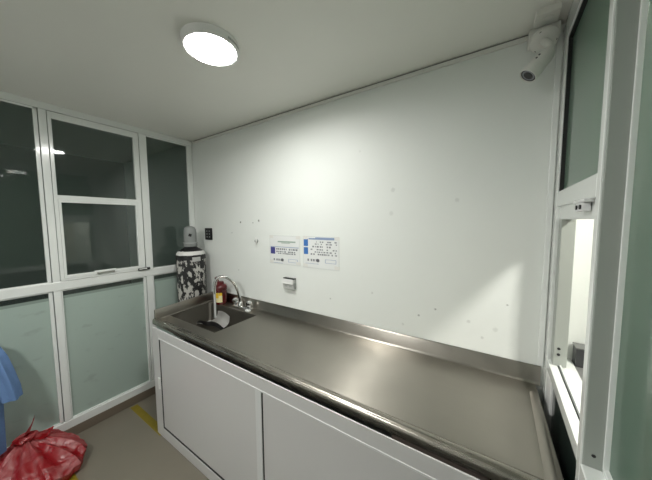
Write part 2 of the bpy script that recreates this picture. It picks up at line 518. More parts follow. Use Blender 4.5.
obj('handle_plate', bx(.010, .016, -.925, -.775, 1.276, 1.293, bev=.002), MALU, s)
obj('latch_body', bx(.010, .026, -.605, -.500, 1.238, 1.262, bev=.006), MBLK, s, label='black latch body')
obj('latch_lever', bx(.024, .032, -.600, -.530, 1.246, 1.258, bev=.003), MCHROME, s, label='chrome latch lever')

# ------------------------------------------------------------------ right partition (local frame: x = outward, -y = towards the viewer)
RO = (XR, 0, 0)
part_r = thing('trim_4', 'white aluminium framework of the right glazed partition', 'partition frame', RO, TH, kind='structure')
def rb(off0, off1, s0, s1, z0, z1, bev=.003): return bx(off0, off1, -s1, -s0, z0, z1, bev=bev)
SE = 3.34
obj('end_post', rb(0, .055, .004, .074, FL + .0, CE), MALU, part_r, local=True)
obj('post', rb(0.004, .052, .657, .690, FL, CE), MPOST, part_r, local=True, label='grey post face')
obj('post_front', rb(0, .006, .655, .688, FL, CE, .002), MALU, part_r, local=True)
obj('post', rb(0, .052, 1.62, 1.69, FL, CE), MALUR, part_r, local=True)
obj('post', rb(0, .052, 2.55, 2.62, FL, CE), MALUR, part_r, local=True)
obj('top_rail', rb(0, .055, .074, SE, 2.522, CE), MALU, part_r, local=True)
obj('header_rail', rb(0, .052, .074, .655, 1.772, 1.840), MALU, part_r, local=True)
obj('sill_rail', rb(0, .030, .074, .655, .985, 1.034), MALU, part_r, local=True)
obj('middle_rail', rb(0, .052, .69, SE, .955, 1.010), MALU, part_r, local=True)
obj('bottom_rail', rb(0, .052, .074, SE, FL, .02), MALU, part_r, local=True)
# upper frosted fixed pane
u = thing('window_11', 'frosted fixed pane above the pass-through', 'window', RO, TH, kind='structure')
bm = rb(.006, .026, .074, .082, 1.842, 2.520, 0); box(bm, .006, .026, -.655, -.082, 2.512, 2.520)
obj('gasket', bm, MGASK, u, local=True, label='black rubber gasket')
obj('glass', rb(.020, .026, .078, .655, 1.838, 2.524, 0), MFROSTR, u, local=True)
# near frosted pane
for n, (s0, s1) in enumerate(((.690, 1.62), (1.69, 2.55), (2.62, SE))):
    v = thing('window_%d' % (12 + n), ['large frosted pane beside the grey post at the right edge', 'frosted pane beside the viewer', 'frosted pane behind the viewer'][n], 'window', RO, TH, kind='structure')
    bm = rb(.044, .060, s0, s0 + .006, 1.01, 2.522, .002)
    box(bm, .044, .060, -s1, -s0, 1.010, 1.022, bev=.002); box(bm, .044, .060, -s1, -s1 + .012, 1.01, 2.522, bev=.002); box(bm, .044, .060, -s1, -s0, 2.51, 2.522, bev=.002)
    obj('bead', bm, MALU, v, local=True)
    obj('glass', rb(.056, .062, s0, s1, 1.008, 2.524, 0), MFROSTR, v, local=True)
    obj('lower_panel', rb(.02, .026, s0, s1, .02, .957, 0), MDGLASS, v, local=True)
# pass-through opening: sash frame, sill with its tracks
o = thing('window_15', 'open white service window with latch and sill over the counter end', 'window', RO, TH, kind='structure')
obj('sash_top_rail', rb(.012, .048, .074, .655, 1.712, 1.774), MALU, o, local=True)
obj('sash_stile', rb(.012, .060, .074, .134, 1.034, 1.714), MPOST, o, local=True)  # stile lies in shade, painted in with the darker grey
bm = rb(.030, .036, .074, .655, 1.020, 1.026, 0)
box(bm, .036, .096, -.655, -.004, 1.016, 1.032, bev=.002)
box(bm, .036, .042, -.655, -.074, 1.030, 1.042, bev=.001)
obj('sill', bm, MALU, o, local=True)
obj('outer_ledge', rb(.097, .20, .004, .655, 1.005, 1.026), MCHAR2, o, local=True, label='outer ledge with its shade painted as dark grey')  # outer sill in shadow: the shade is put into this grey
bm = rb(.0295, .0365, .080, .654, 1.026, 1.0275, 0)
obj('track_groove', bm, MGASK, o, local=True, label='black track groove')
bm = rb(-.012, .012, .47, .60, 1.764, 1.774, .002); box(bm, -.010, .010, -.575, -.495, 1.736, 1.764, bev=.003)
obj('latch_body', bm, MALUR, o, local=True)
bm = B()
for a in (.515, .560):
    lathe_axis(bm, [(0, 0), (.007, 0), (.007, .004), (0, .004)], (-.0105, -a, 1.750), (-1, 0, 0), 12)
obj('latch_screw', bm, MBLK, o, local=True, label='two black screw heads')
bm = B()
for so, zz in ((.09, 1.118), (.10, 1.09)):
    lathe_axis(bm, [(0, 0), (.006, 0), (.006, .002), (0, .002)], (.030 + .0, -.1345, zz), (0, -1, 0), 12)
obj('screw_hole', bm, MBLK, o, local=True, label='black screw holes')
# lower dark glazing between sill and floor
lw = thing('window_16', 'dark glass panel below the service sill, behind the counter end', 'window', RO, TH, kind='structure')
obj('glass', rb(.010, .016, .20, .655, .02, .987, 0), MDGLASS, lw, local=True)
obj('stile', rb(.002, .03, .074, .20, .02, .987), MALUR, lw, local=True)
# screw at the foot of the grey post
bm = B(); lathe_axis(bm, [(0, 0), (.005, 0), (.004, .002), (0, .002)], (.026, -.6905, 1.045), (0, -1, 0), 12)
obj('post_screw', bm, MBLK, part_r, local=True, label='small black screw head')
# dark box standing on the outer sill
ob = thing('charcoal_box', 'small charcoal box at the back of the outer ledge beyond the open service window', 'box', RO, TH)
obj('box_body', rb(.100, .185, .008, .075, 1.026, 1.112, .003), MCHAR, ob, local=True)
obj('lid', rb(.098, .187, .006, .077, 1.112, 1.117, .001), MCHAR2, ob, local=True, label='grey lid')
tag(obj('trim_5', bx(3.38, 3.44, -.05, 0, FL, 2.3, bev=.004), MCREAM), 'cream corner strip seen through the service window', 'trim', kind='structure')

tag(obj('trim_6', bx(3.118, 3.142, -.008, 0, .957, CE - .032, bev=.003), MALU), 'white upright strip at the right end of the back wall', 'trim', kind='structure')
# ------------------------------------------------------------------ counter
ZC = .862
ct = thing('steel_counter', 'long brushed stainless steel counter with sink along the back wall', 'counter', (1.7, -.35, FL))
XL0, XL1, XRR = .36, .47, 3.112
def xl(y): return XL0 + (XL1 - XL0) * (-y / .70)
BX0, BX1, BY0, BY1 = .43, 1.14, -.545, -.125
# worktop with the sink opening
bm = B()
xs = [None, BX0, BX1, XRR]; ys = [0.0 - .004, BY1, BY0, -.630]
def gx(i, y): return xl(y) + .002 if i == 0 else xs[i]
top, low = {}, {}
for j, y in enumerate(ys):
    for i in range(4):
        top[i, j] = bm.verts.new((gx(i, y), y, ZC)); low[i, j] = bm.verts.new((gx(i, y), y, ZC - .004))
for j in range(3):
    for i in range(3):
        if i == 1 and j == 1: continue
        bm.faces.new((top[i, j], top[i, j + 1], top[i + 1, j + 1], top[i + 1, j]))
        bm.faces.new((low[i, j], low[i + 1, j], low[i + 1, j + 1], low[i, j + 1]))
rim_loop = [(i, 0) for i in range(4)] + [(3, 1), (3, 2), (3, 3), (2, 3), (1, 3), (0, 3), (0, 2), (0, 1)]
hole_loop = [(1, 1), (2, 1), (2, 2), (1, 2)]
for L in (rim_loop, hole_loop):
    for p, q in zip(L, L[1:] + L[:1]): bm.faces.new((top[p], top[q], low[q], low[p]))
obj('worktop', bm, MSTEEL, ct)
# raised front rim and apron
bm = B()
prof = [(-.628, ZC - .001), (-.640, ZC + .008), (-.650, ZC + .016), (-.662, ZC + .018), (-.676, ZC + .016), (-.687, ZC + .008), (-.690, ZC - .004), (-.690, .834), (-.684, .834),
        (-.684, ZC - .006), (-.676, ZC + .008), (-.660, ZC + .012), (-.648, ZC + .008), (-.628, ZC - .005)]
A = [bm.verts.new((xl(y), y, z)) for y, z in prof]; Bv = [bm.verts.new((XRR, y, z)) for y, z in prof]
n = len(prof)
for i in range(n):
    j = (i + 1) % n
    bm.faces.new((A[i], Bv[i], Bv[j], A[j]))
bm.faces.new(A); bm.faces.new(Bv)
obj('front_rim', bm, MRIM, ct, smooth=True)
# back splash with a folded foot
bm = B()
prof = [(-.001, ZC - .003), (-.030, ZC - .001), (-.021, ZC + .003), (-.016, ZC + .012), (-.013, .945), (-.006, .953), (-.001, .953)]
prism(bm, prof, 'x', XL0 + .004, XRR + .02)
obj('back_splash', bm, MSTEELB, ct, smooth=True)
# left splash
bm = B()
pl = [(0, ZC - .003), (.024, ZC), (.015, ZC + .006), (.012, .945), (.006, .953), (0, .953)]
ya, yb = -.004, -.672
A = [bm.verts.new((xl(ya) + u, ya, z)) for u, z in pl]; Bv = [bm.verts.new((xl(yb) + u, yb, z)) for u, z in pl]
n = len(pl)
for i in range(n):
    j = (i + 1) % n
    bm.faces.new((A[i], A[j], Bv[j], Bv[i]))
bm.faces.new(A); bm.faces.new(Bv)
obj('side_splash', bm, MSTEELS, ct, smooth=True)
# raised rim at the right end
bm = B()
pr = [(3.078, ZC), (3.088, ZC + .009), (3.100, ZC + .013), (3.110, ZC + .010), (XRR, ZC - .002), (XRR, ZC - .03), (3.106, ZC - .03), (3.106, ZC)]
A = [bm.verts.new((x, -.115, z)) for x, z in pr]; Bv = [bm.verts.new((x - .018, -.675, z)) for x, z in pr]
n = len(pr)
for i in range(n):
    j = (i + 1) % n
    bm.faces.new((A[i], A[j], Bv[j], Bv[i]))
bm.faces.new(A); bm.faces.new(Bv)
obj('end_rim', bm, MSTEELS, ct, smooth=True, label='worn pale rim')
# sink bowl
bm = B()
rings = []
for inset, z in ((0, ZC - .001), (.004, ZC - .012), (.008, .70), (.022, .672), (.05, .662)):
    x0, x1, y0, y1 = BX0 + inset, BX1 - inset, BY0 + inset, BY1 - inset
    c = .03
    ring = []
    for cx, cy, a0 in ((x1 - c, y1 - c, 0), (x0 + c, y1 - c, 90), (x0 + c, y0 + c, 180), (x1 - c, y0 + c, 270)):
        for k in range(6):
            a = math.radians(a0 + 18 * k)
            ring.append(bm.verts.new((cx + c * math.cos(a), cy + c * math.sin(a), z)))
    rings.append(ring)
for a, b in zip(rings, rings[1:]):
    for k in range(len(a)):
        bm.faces.new((a[k], a[(k + 1) % len(a)], b[(k + 1) % len(a)], b[k]))
bm.faces.new(rings[-1])
# flange that fills the square corners of the opening
x0, x1, y0, y1 = BX0, BX1, BY0, BY1
for q, (cx, cy) in enumerate(((x1, y1), (x0, y1), (x0, y0), (x1, y0))):
    cv = bm.verts.new((cx, cy, ZC - .001))
    seg = rings[0][q * 6:(q + 1) * 6]
    for a, b in zip(seg, seg[1:]):
        bm.faces.new((cv, b, a))
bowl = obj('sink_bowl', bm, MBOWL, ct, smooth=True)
bm = B(); lathe(bm, [(.0, .664), (.045, .664), (.043, .667), (.03, .666), (.028, .6645), (0, .6645)], .86, -.34, 28)
obj('drain', bm, MCHROME, bowl, smooth=True)

# ------------------------------------------------------------------ cabinet under the counter
CY = -.735
cb = thing('base_cabinet', 'white aluminium base cabinet with sliding doors under the steel counter', 'cabinet', (1.8, CY, FL))
bm = B()
D = .022
CX0, CX1 = .563, 3.090
box(bm, CX0, .668, CY, CY + .007, FL, .851, bev=.002)
box(bm, .668, 3.03, CY, CY + .007, .776, .851, bev=.002)
box(bm, .668, 3.03, CY, CY + D, FL, .005, bev=.003)
box(bm, 3.03, CX1, CY, CY + D, FL, .851, bev=.003)
obj('face_frame', bm, MCAB, cb)
obj('top_lip', bx(.668, 3.03, CY - .002, CY + .004, .768, .779, bev=.002), MALUR, cb)
obj('side_panel', bx(CX0 + .004, CX0 + .02, CY + .008, -.02, FL, .640), MCAB, cb)
obj('side_panel', bx(CX1 - .02, CX1, CY + .024, -.02, FL, .832), MCAB, cb)
obj('door_track', bx(.668, 3.03, CY + .004, CY + .018, -.0, .010), MALUR, cb)
d1 = obj('door', bx(.676, 1.80, CY + .0045, CY + .012, .012, .768), MCAB, cb)
obj('door_edge', bx(1.798, 1.846, CY + .001, CY + .014, .006, .776, bev=.002), MALUR, d1)
obj('gap_shade', bx(.667, .683, CY + .0025, CY + .010, .012, .768), MGASK, d1, label='black strip painted as the dark door gap')  # black strips put the shade of the door gaps into colour
obj('bottom_gap_shade', bx(.668, 1.80, CY + .0025, CY + .012, .005, .020), MGASK, d1, label='black strip painted as the dark door gap')
obj('finger_pull', bx(.640, .664, CY - .010, CY + .002, .345, .44, bev=.004), MWPL, cb, label='small white finger pull')
d2 = obj('door', bx(1.85, 3.03, CY + .008, CY + .016, .012, .776), MCAB, cb)
obj('gap_shade', bx(1.845, 1.853, CY + .006, CY + .018, .01, .776), MGASK, d2, label='black strip painted as the dark door gap')
# rusty clutter of the counter's support seen in the slit
bm = B(); box(bm, 2.56, 3.05, -.655, -.640, .78, .83)
obj('support_batten', bm, mat('old_batten', (.16, .13, .11), .7, vary=.25, vscale=8), cb, label='brown batten in the slit under the rim')

# ------------------------------------------------------------------ oxygen cylinder
CXY = (.187, -.174)
oc = thing('oxygen_cylinder', 'tall gas cylinder with flaking black and white paint in the corner', 'gas cylinder', (*CXY, FL))
R = .143
bm = B(); lathe(bm, [(0, FL), (R - .01, FL), (R, FL + .012), (R, 1.345), (R - .003, 1.362), (R * .92, 1.386), (R * .74, 1.412), (.07, 1.432), (.05, 1.442), (0, 1.442)], *CXY, 48)
obj('cylinder_body', bm, MPEEL, oc, smooth=True)
bm = B(); lathe(bm, [(R * .985, 1.366), (R * .945, 1.386), (R * .84, 1.404), (R * .83, 1.402), (R * .93, 1.382), (R * .97, 1.364)], *CXY, 48)
obj('shoulder_band', bm, MBAND, oc, smooth=True, label='dirty white shoulder band')
bm = B(); lathe(bm, [(R * .80, 1.408), (.068, 1.437), (.052, 1.452), (.05, 1.45), (.066, 1.43), (R * .78, 1.404)], *CXY, 48)
obj('neck_paint', bm, MBLK, oc, smooth=True, label='black neck')
bm = B(); lathe(bm, [(.055, 1.445), (.068, 1.452), (.068, 1.495), (.062, 1.50), (.0635, 1.60), (.060, 1.632), (.046, 1.655), (.022, 1.667), (0, 1.668)], *CXY, 32)
cap = obj('valve_cap', bm, MCAPG, oc, smooth=True, label='grey steel valve cap')
dv = Vector((2.872 - CXY[0], -1.653 - CXY[1], 0)).normalized()
bm = B(); lathe_axis(bm, [(0, -.004), (.020, -.004), (.020, .002), (0, .002)], (CXY[0] + dv.x * .063, CXY[1] + dv.y * .063, 1.573), dv, 4)
obj('key_hole', bm, MBLK, cap, label='dark square hole in the cap')
bm = B(); lathe(bm, [(.060, 1.482), (.072, 1.484), (.072, 1.492), (.060, 1.494)], *CXY, 32)
obj('cap_ring', bm, MGREY, cap, smooth=True)
bm = B(); lathe(bm, [(R + .0006, 1.315), (R + .0006, 1.346), (R - .002, 1.363), (R - .004, 1.36), (R - .004, 1.315)], *CXY, 48)
obj('painted_ring', bm, MBLK, oc, smooth=True, label='black paint ring')
# sticker curved on the body
bm = B()
a0 = math.atan2(dv.y, dv.x)
prev = None
for k in range(7):
    a = a0 + math.radians(4 + 5.5 * k)
    col = [bm.verts.new((CXY[0] + (R + .0022) * math.cos(a), CXY[1] + (R + .0022) * math.sin(a), z)) for z in (1.300, 1.346)]
    if prev: bm.faces.new((prev[0], col[0], col[1], prev[1]))
    prev = col
bmesh.ops.solidify(bm, geom=list(bm.faces), thickness=-.001)
obj('sticker', bm, MWPL, oc, label='small white sticker')

# ------------------------------------------------------------------ faucet
FX, FY = .845, -.066
fa = thing('mixer_faucet', 'chrome two-handle mixer faucet with arched spout behind the sink', 'faucet', (FX, FY, ZC))
bm = B(); box(bm, FX - .10, FX + .16, FY - .026, FY + .022, ZC, ZC + .022, bev=.008, seg=3)
lathe(bm, [(.028, ZC + .018), (.026, ZC + .04), (.018, ZC + .062), (.014, ZC + .066), (0, ZC + .066)], FX, FY, 24)
obj('base', bm, MCHROME, fa, smooth=True)
path = smooth_path([(FX, FY, ZC + .05), (.838, -.085, 1.03), (.815, -.11, 1.115), (.778, -.15, 1.170), (.735, -.19, 1.186), (.70, -.215, 1.165), (.682, -.229, 1.115), (.677, -.233, 1.06), (.677, -.233, 1.02)], 6)
bm = B(); tube(bm, path, .0145, 14)
sp = obj('spout', bm, MCHROME, fa, smooth=True)
bm = B(); tube(bm, smooth_path([(.677, -.233, 1.03), (.678, -.233, .95), (.680, -.235, .86), (.684, -.238, .785)], 5), .0105, 12)
obj('hose_extension', bm, MHOSE, sp, smooth=True, label='milky plastic hose end')
for hx in (FX - .075, FX + .125):
    bm = B(); lathe(bm, [(.018, ZC + .018), (.017, ZC + .035), (.022, ZC + .040), (.030, ZC + .052), (.031, ZC + .070), (.024, ZC + .080), (.010, ZC + .084), (0, ZC + .084)], hx, FY, 10)
    h = obj('handle', bm, MCHROME, fa, smooth=False)
    bm = B(); lathe(bm, [(.012, ZC + .082), (.012, ZC + .086), (0, ZC + .087)], hx, FY, 16)
    obj('handle_cap', bm, MWPL, h, smooth=True)
bm = B(); box(bm, .965, 1.02, -.118, -.085, ZC, ZC + .018, bev=.008, seg=3)
tag(obj('soap_bar', bm, MWPL), 'small white soap bar on the sink edge in front of the faucet handles', 'soap', kind=None)

# ------------------------------------------------------------------ sharps container
SX, SY = .555, -.082
sh = thing('sharps_container', 'dark red plastic jar with yellow label on the sink ledge', 'container', (SX, SY, ZC))
r = .060
bm = B(); lathe(bm, [(0, ZC), (r - .006, ZC), (r - .002, ZC + .006), (r, ZC + .06), (r, ZC + .125), (r - .004, ZC + .14), (r - .006, ZC + .15), (0, ZC + .15)], SX, SY, 32)
obj('jar_body', bm, MRED, sh, smooth=True)
bm = B(); lathe(bm, [(r + .003, ZC + .148), (r + .004, ZC + .168), (r - .004, ZC + .19), (.036, ZC + .205), (.033, ZC + .225), (.024, ZC + .232), (0, ZC + .233)], SX, SY, 32)
lid = obj('lid', bm, MREDT, sh, smooth=True)
bm = B(); lathe_axis(bm, [(.012, 0), (.012, .05), (.017, .052), (.017, .065), (0, .068)], (SX - .03, SY, ZC + .215), (-.55, -.1, .8), 14)
obj('lid_knob', bm, MREDT, lid, smooth=True)
a1 = math.atan2(-1.653 - SY, 2.872 - SX)
def patch(bm, a_from, a_to, z0, z1, rad, steps=8):
    prev = None
    for k in range(steps + 1):
        a = math.radians(a_from + (a_to - a_from) * k / steps) + a1
        col = [bm.verts.new((SX + rad * math.cos(a), SY + rad * math.sin(a), z)) for z in (z0, z1)]
        if prev: bm.faces.new((prev[0], col[0], col[1], prev[1]))
        prev = col
    return bm
bm = patch(B(), -62, 12, ZC + .025, ZC + .125, r + .0012)
lb = obj('label', bm, MPALE, sh, label='pale yellow label')
bm = patch(B(), -62, -22, ZC + .07, ZC + .125, r + .0018); patch(bm, -18, 12, ZC + .095, ZC + .125, r + .0018)
obj('label_print', bm, MYEL, lb, label='orange yellow print')

# ------------------------------------------------------------------ bent sheet in the sink
bs = thing('bent_sheet', 'bent silvery sheet lying in the sink under the spout', 'sheet', (.66, -.22, .664))
def sheet(P, nu, nv, curve, thick):
    """bilinear patch over corners P[00], P[10], P[01], P[11], bowed by curve(u, v)"""
    bm = B(); rows = []
    for i in range(nu + 1):
        u = i / nu
        rows.append([bm.verts.new(Vector(P[0]).lerp(Vector(P[1]), u).lerp(Vector(P[2]).lerp(Vector(P[3]), u), j / nv) + Vector(curve(u, j / nv))) for j in range(nv + 1)])
    for a, b in zip(rows, rows[1:]):
        for j in range(nv): bm.faces.new((a[j], b[j], b[j + 1], a[j + 1]))
    bmesh.ops.solidify(bm, geom=list(bm.faces), thickness=thick)
    return bm
bm = sheet([(.56, -.215, .715), (.79, -.225, .70), (.575, -.135, .80), (.775, -.145, .785)], 10, 8,
           lambda u, v: (0, .02 * math.sin(math.pi * v), .018 * math.sin(math.pi * u) - .02 * math.sin(math.pi * v)), .002)
obj('silver_face', bm, MFOIL, bs, smooth=True)
bm = sheet([(.42, -.30, .690), (.79, -.235, .672), (.43, -.255, .702), (.80, -.20, .700)], 14, 4,
           lambda u, v: (0, .01 * math.sin(9 * u), .022 * math.sin(math.pi * u) + .008 * math.sin(11 * u + 2 * v)), .006)
obj('dark_underside', bm, MBLK, bs, smooth=True, label='black crumpled underside')
bm = sheet([(.40, -.31, .676), (.58, -.235, .712), (.41, -.265, .690), (.60, -.205, .722)], 8, 4,
           lambda u, v: (0, 0, .008 * math.sin(7 * u + 2 * v)), .002)
obj('loose_flap', bm, MFOIL, bs, smooth=True)

# ------------------------------------------------------------------ wall fittings
sw = thing('outlet_plate', 'small black outlet plate high on the wall beside the gas cylinder', 'outlet', (.258, -.0, 1.575))
obj('plate', bx(.195, .325, -.010, 0, 1.512, 1.642, bev=.004), MBLK, sw)
for zz in (1.545, 1.577, 1.609):
    for xx in (.237, .283): obj('socket_mark', bx(xx - .008, xx + .008, -.0115, -.009, zz - .006, zz + .006), MGREY, sw, label='grey socket face')

so = thing('wall_socket', 'white wall socket with tilted cover below the paper notices', 'socket', (1.44, 0, 1.175))
obj('back_box', bx(1.378, 1.505, -.030, 0, 1.125, 1.215, bev=.006), MSOCK, so)
bm = B(); prism(bm, [(-.029, 1.168), (-.042, 1.174), (-.036, 1.213), (-.029, 1.213)], 'x', 1.374, 1.498)
obj('cover', bm, MWPL, so)
obj('cover_gap', bx(1.385, 1.506, -.033, -.004, 1.2145, 1.2225, bev=.001), MBLK, so, label='dark gap along the cover top')
for a in (1.40, 1.45): obj('socket_slot', bx(a, a + .028, -.0315, -.029, 1.146, 1.156), MGREY, so, label='grey slot')
obj('side_clip', bx(1.503, 1.510, -.040, -.010, 1.135, 1.185, bev=.002), MGREY, so, label='grey side clip')

hk = thing('wall_hook', 'small grey hook stub on the wall left of the notices', 'hook', (1.03, 0, 1.527))
bm = B(); lathe_axis(bm, [(0, 0), (.020, 0), (.020, .006), (.010, .008), (.010, .02), (0, .021)], (1.025, 0, 1.527), (0, -1, 0), 18)
obj('hook_plate', bm, MGREY, hk)
bm = B(); tube(bm, smooth_path([(1.030, -.015, 1.555), (1.045, -.024, 1.545), (1.05, -.026, 1.527), (1.042, -.022, 1.505), (1.03, -.014, 1.498)], 4), .006, 8)
obj('hook_arm', bm, MBAND, hk, smooth=True)

def notice(x0, x1, z0, z1, label, kind):
    t = thing('paper_notice', label, 'notice', ((x0 + x1) / 2, 0, z0), group='laminated notices on the back wall')
    obj('laminate', bx(x0 - .008, x1 + .008, -.0012, 0, z0 - .008, z1 + .008), mat('laminate_film', (.74, .77, .75), .12, spec=.6), t)
    obj('sheet', bx(x0, x1, -.0022, -.001, z0, z1), MPAPER, t)
    W, H = x1 - x0, z1 - z0
    def b(bm, u0, u1, v0, v1):  # u from left, v from the top
        box(bm, x0 + W * u0, x0 + W * u1, -.0030, -.0020, z1 - H * v1, z1 - H * v0)
    rnd = random.Random(5 if kind else 9)
    if kind == 0:
        bm = B(); b(bm, .28, .88, .17, .22); b(bm, .40, .70, .235, .255); obj('title_line', bm, MINKGR, t, label='green grey title line')
        bm = B(); b(bm, .02, .98, .38, .40); obj('rule', bm, MINKL, t)
        bm = B(); b(bm, .02, .18, .41, .66); obj('colour_block', bm, MINKN, t, label='navy colour block')
        rows = ((.44, .50), (.54, .59), (.61, .65)); lo = .83
    else:
        bm = B(); b(bm, .16, .97, .03, .075); b(bm, .36, .97, .0, .03); obj('title_line', bm, MINKL, t, label='blue grey title band')
        bm = B(); b(bm, .01, .14, .06, .30); b(bm, .01, .14, .34, .57); obj('colour_block', bm, MINKB, t, label='blue colour blocks')
        rows = ((.13, .17), (.20, .24), (.28, .33), (.38, .42), (.46, .50), (.53, .58)); lo = .72
    for v0, v1 in rows:
        bm = B()
        u = .22
        while u < .94:
            ww = rnd.uniform(.015, .06)
            if rnd.random() < .72: b(bm, u, min(.96, u + ww), v0, v1)
            u += ww + rnd.uniform(.01, .035)
        obj('print_row', bm, MINKG, t, label='grey print row')
    bm = B()
    for u in (.12, .22, .29, .37, .43): b(bm, u, u + .045, lo, lo + .075)
    b(bm, .40, .46, lo - .02, lo + .09)
    obj('pictogram_row', bm, MINKG, t, label='grey pictogram row')
    bm = B()
    b(bm, .64, .94, lo - .02, lo - .01); b(bm, .64, .94, lo + .09, lo + .10); b(bm, .64, .65, lo - .02, lo + .1); b(bm, .93, .94, lo - .02, lo + .1); b(bm, .06, .45, lo + .15, lo + .16)
    obj('print_box', bm, MINKL, t)
    mt = mat('clear_tape', (.78, .78, .74), .1, spec=.6)
    for u, v in ((.02, .02), (.93, .02), (.02, .94), (.93, .94)):
        obj('tape_piece', bx(x0 + W * u - .012, x0 + W * u + .035, -.0034, -.0024, z1 - H * v - .014, z1 - H * v + .012), mt, t)
notice(1.205, 1.545, 1.338, 1.580, 'white notice with one navy block, the left of two on the wall', 0)
notice(1.590, 1.925, 1.335, 1.582, 'white notice with blue blocks, the right of two on the wall', 1)

# ------------------------------------------------------------------ ceiling lamps
def lamp(cx, cy, label, m, rr=.136, watts=0):
    t = thing('ceiling_lamp', label, 'lamp', (cx, cy, CE))
    bm = B(); lathe(bm, [(rr - .014, CE - .036), (rr - .007, CE - .038), (rr - .002, CE - .034), (rr + .004, CE - .004), (rr + .002, CE), (0, CE), (0, CE - .03), (rr - .014, CE - .034)], cx, cy, 56)
    h = obj('lamp_housing', bm, MLAMPB, t, smooth=True)
    bm = B(); lathe(bm, [(0, CE - .0365), (rr - .014, CE - .0365), (rr - .014, CE - .033), (0, CE - .033)], cx, cy, 56)
    obj('diffuser', bm, m, t, smooth=True, label='glowing white diffuser')
    bm = B()
    for k in range(9):
        a = math.radians(2 + k * 4.2)
        px, py = cx + (rr + .0003) * math.cos(a), cy + (rr + .0003) * math.sin(a)
        n0 = len(bm.verts)
        box(bm, -.0012, .0012, -.0035, .0035, -.007, .007)
        bm.verts.ensure_lookup_table()
        mt = Matrix.Translation((px, py, CE - .019)) @ Matrix.Rotation(a, 4, 'Z')
        for v in list(bm.verts)[n0:]: v.co = mt @ v.co
    obj('vent_slot', bm, MGREY, h, label='grey vent slots')
    if watts:
        ld = bpy.data.lights.new('led_panel', 'AREA')
        ld.shape = 'DISK'; ld.size = 2 * (rr - .018); ld.energy = watts; ld.spread = math.radians(168)
        ld.color = (1.0, .99, .95)
        lo = bpy.data.objects.new('led_panel', ld); C.objects.link(lo)
        lo.parent = t; lo.location = (0, 0, -.0382)
    return t
lamp(1.646, -.824, 'round white surface lamp glowing on the ceiling above the counter', MLAMP, watts=LAMP_W)
lamp(3.86, -.82, 'round lamp glowing in the next room behind frosted glass', MLAMP2)
lamp(1.55, -2.45, 'added round fill lamp, unseen, on the ceiling behind the viewer', MFILL)

# ------------------------------------------------------------------ security camera
sc_ = thing('security_camera', 'white bullet security camera on a bracket in the upper right corner', 'security camera', (3.06, -.05, 2.5))
bm = B(); box(bm, 3.020, 3.105, -.175, -.085, CE - .028, CE, bev=.004)
jb = obj('junction_box', bm, MCPL, sc_)
bm = B(); lathe_axis(bm, [(.018, 0), (.023, 0), (.023, .003), (.018, .003)], (3.064, -.130, CE - .028), (0, 0, -1), 28)
obj('box_ring', bm, MCPL, jb, smooth=True)
bm = B(); box(bm, 3.008, 3.122, -.070, -.0, 2.548, CE - .016, bev=.005)
obj('mount_plate', bm, MCPL, sc_)
max_ = Vector((-.05, -.62, -.78)).normalized()
mp_ = Vector((3.066, -.052, 2.556))
bm = B(); lathe_axis(bm, [(0, 0), (.054, 0), (.054, .012), (.046, .020), (.028, .026), (0, .028)], mp_, max_, 36)
mt = obj('mount_disc', bm, MCPL, sc_, smooth=True)
e1 = max_.cross(Vector((0, 0, 1))).normalized(); e2 = max_.cross(e1)
bm = B()
for k in range(3):
    a = math.radians(50 + 120 * k)
    lathe_axis(bm, [(0, 0), (.0055, 0), (.0055, .004), (0, .004)], mp_ + max_ * .0165 + (e1 * math.cos(a) + e2 * math.sin(a)) * .042, max_, 10)
obj('mount_screw', bm, MBLK, mt, label='black screws')
bm = B(); tube(bm, smooth_path([mp_ + max_ * .02, (3.070, -.100, 2.512), (3.080, -.118, 2.485), (3.079, -.125, 2.462)], 5), .015, 14)
obj('arm', bm, MCPL, sc_, smooth=True)
p0 = Vector((3.079, -.125, 2.460)); ax = Vector((-.60, -.22, -.78)).normalized()
bm = B(); lathe_axis(bm, [(0, -.012), (.013, -.011), (.024, 0), (.031, .016), (.034, .034), (.035, .080), (.037, .082), (.038, .118), (.0375, .128), (.034, .1285), (.032, .120), (0, .120)], p0, ax, 36)
bd = obj('camera_body', bm, MCPL, sc_, smooth=True)
bm = B(); lathe_axis(bm, [(0, .1205), (.0325, .1205), (.0325, .1235), (.017, .1225), (.016, .1245), (0, .125)], p0, ax, 32)
ln = obj('lens_window', bm, MBLK, bd, smooth=True, label='black lens window')
bm = B(); lathe_axis(bm, [(.020, .1225), (.027, .1227), (.027, .1240), (.020, .1238)], p0, ax, 32)
obj('infrared_ring', bm, MINKG, ln, smooth=True, label='grey diode ring')
tv = Vector((-.45, -1, .30)); tv = (tv - ax * tv.dot(ax)).normalized()
for k in (0, 1):
    bm = B(); lathe_axis(bm, [(0, -.004), (.004, -.004), (.004, .002), (0, .002)], p0 + ax * (.050 + .016 * k) + tv * .0345, tv, 10)
    obj('body_screw', bm, MBLK, bd, label='black screw')

# ------------------------------------------------------------------ floor tapes
tag(obj('floor_tape', bx(.03, .62, -.745, -.685, FL, FL + .0012), MTAPE), 'yellow floor tape running in under the left end of the cabinet', 'floor tape')
tag(obj('floor_tape', bx(.22, 1.2, -1.285, -1.225, FL, FL + .0012), MTAPE), 'yellow floor tape coming out from under the red bag', 'floor tape')

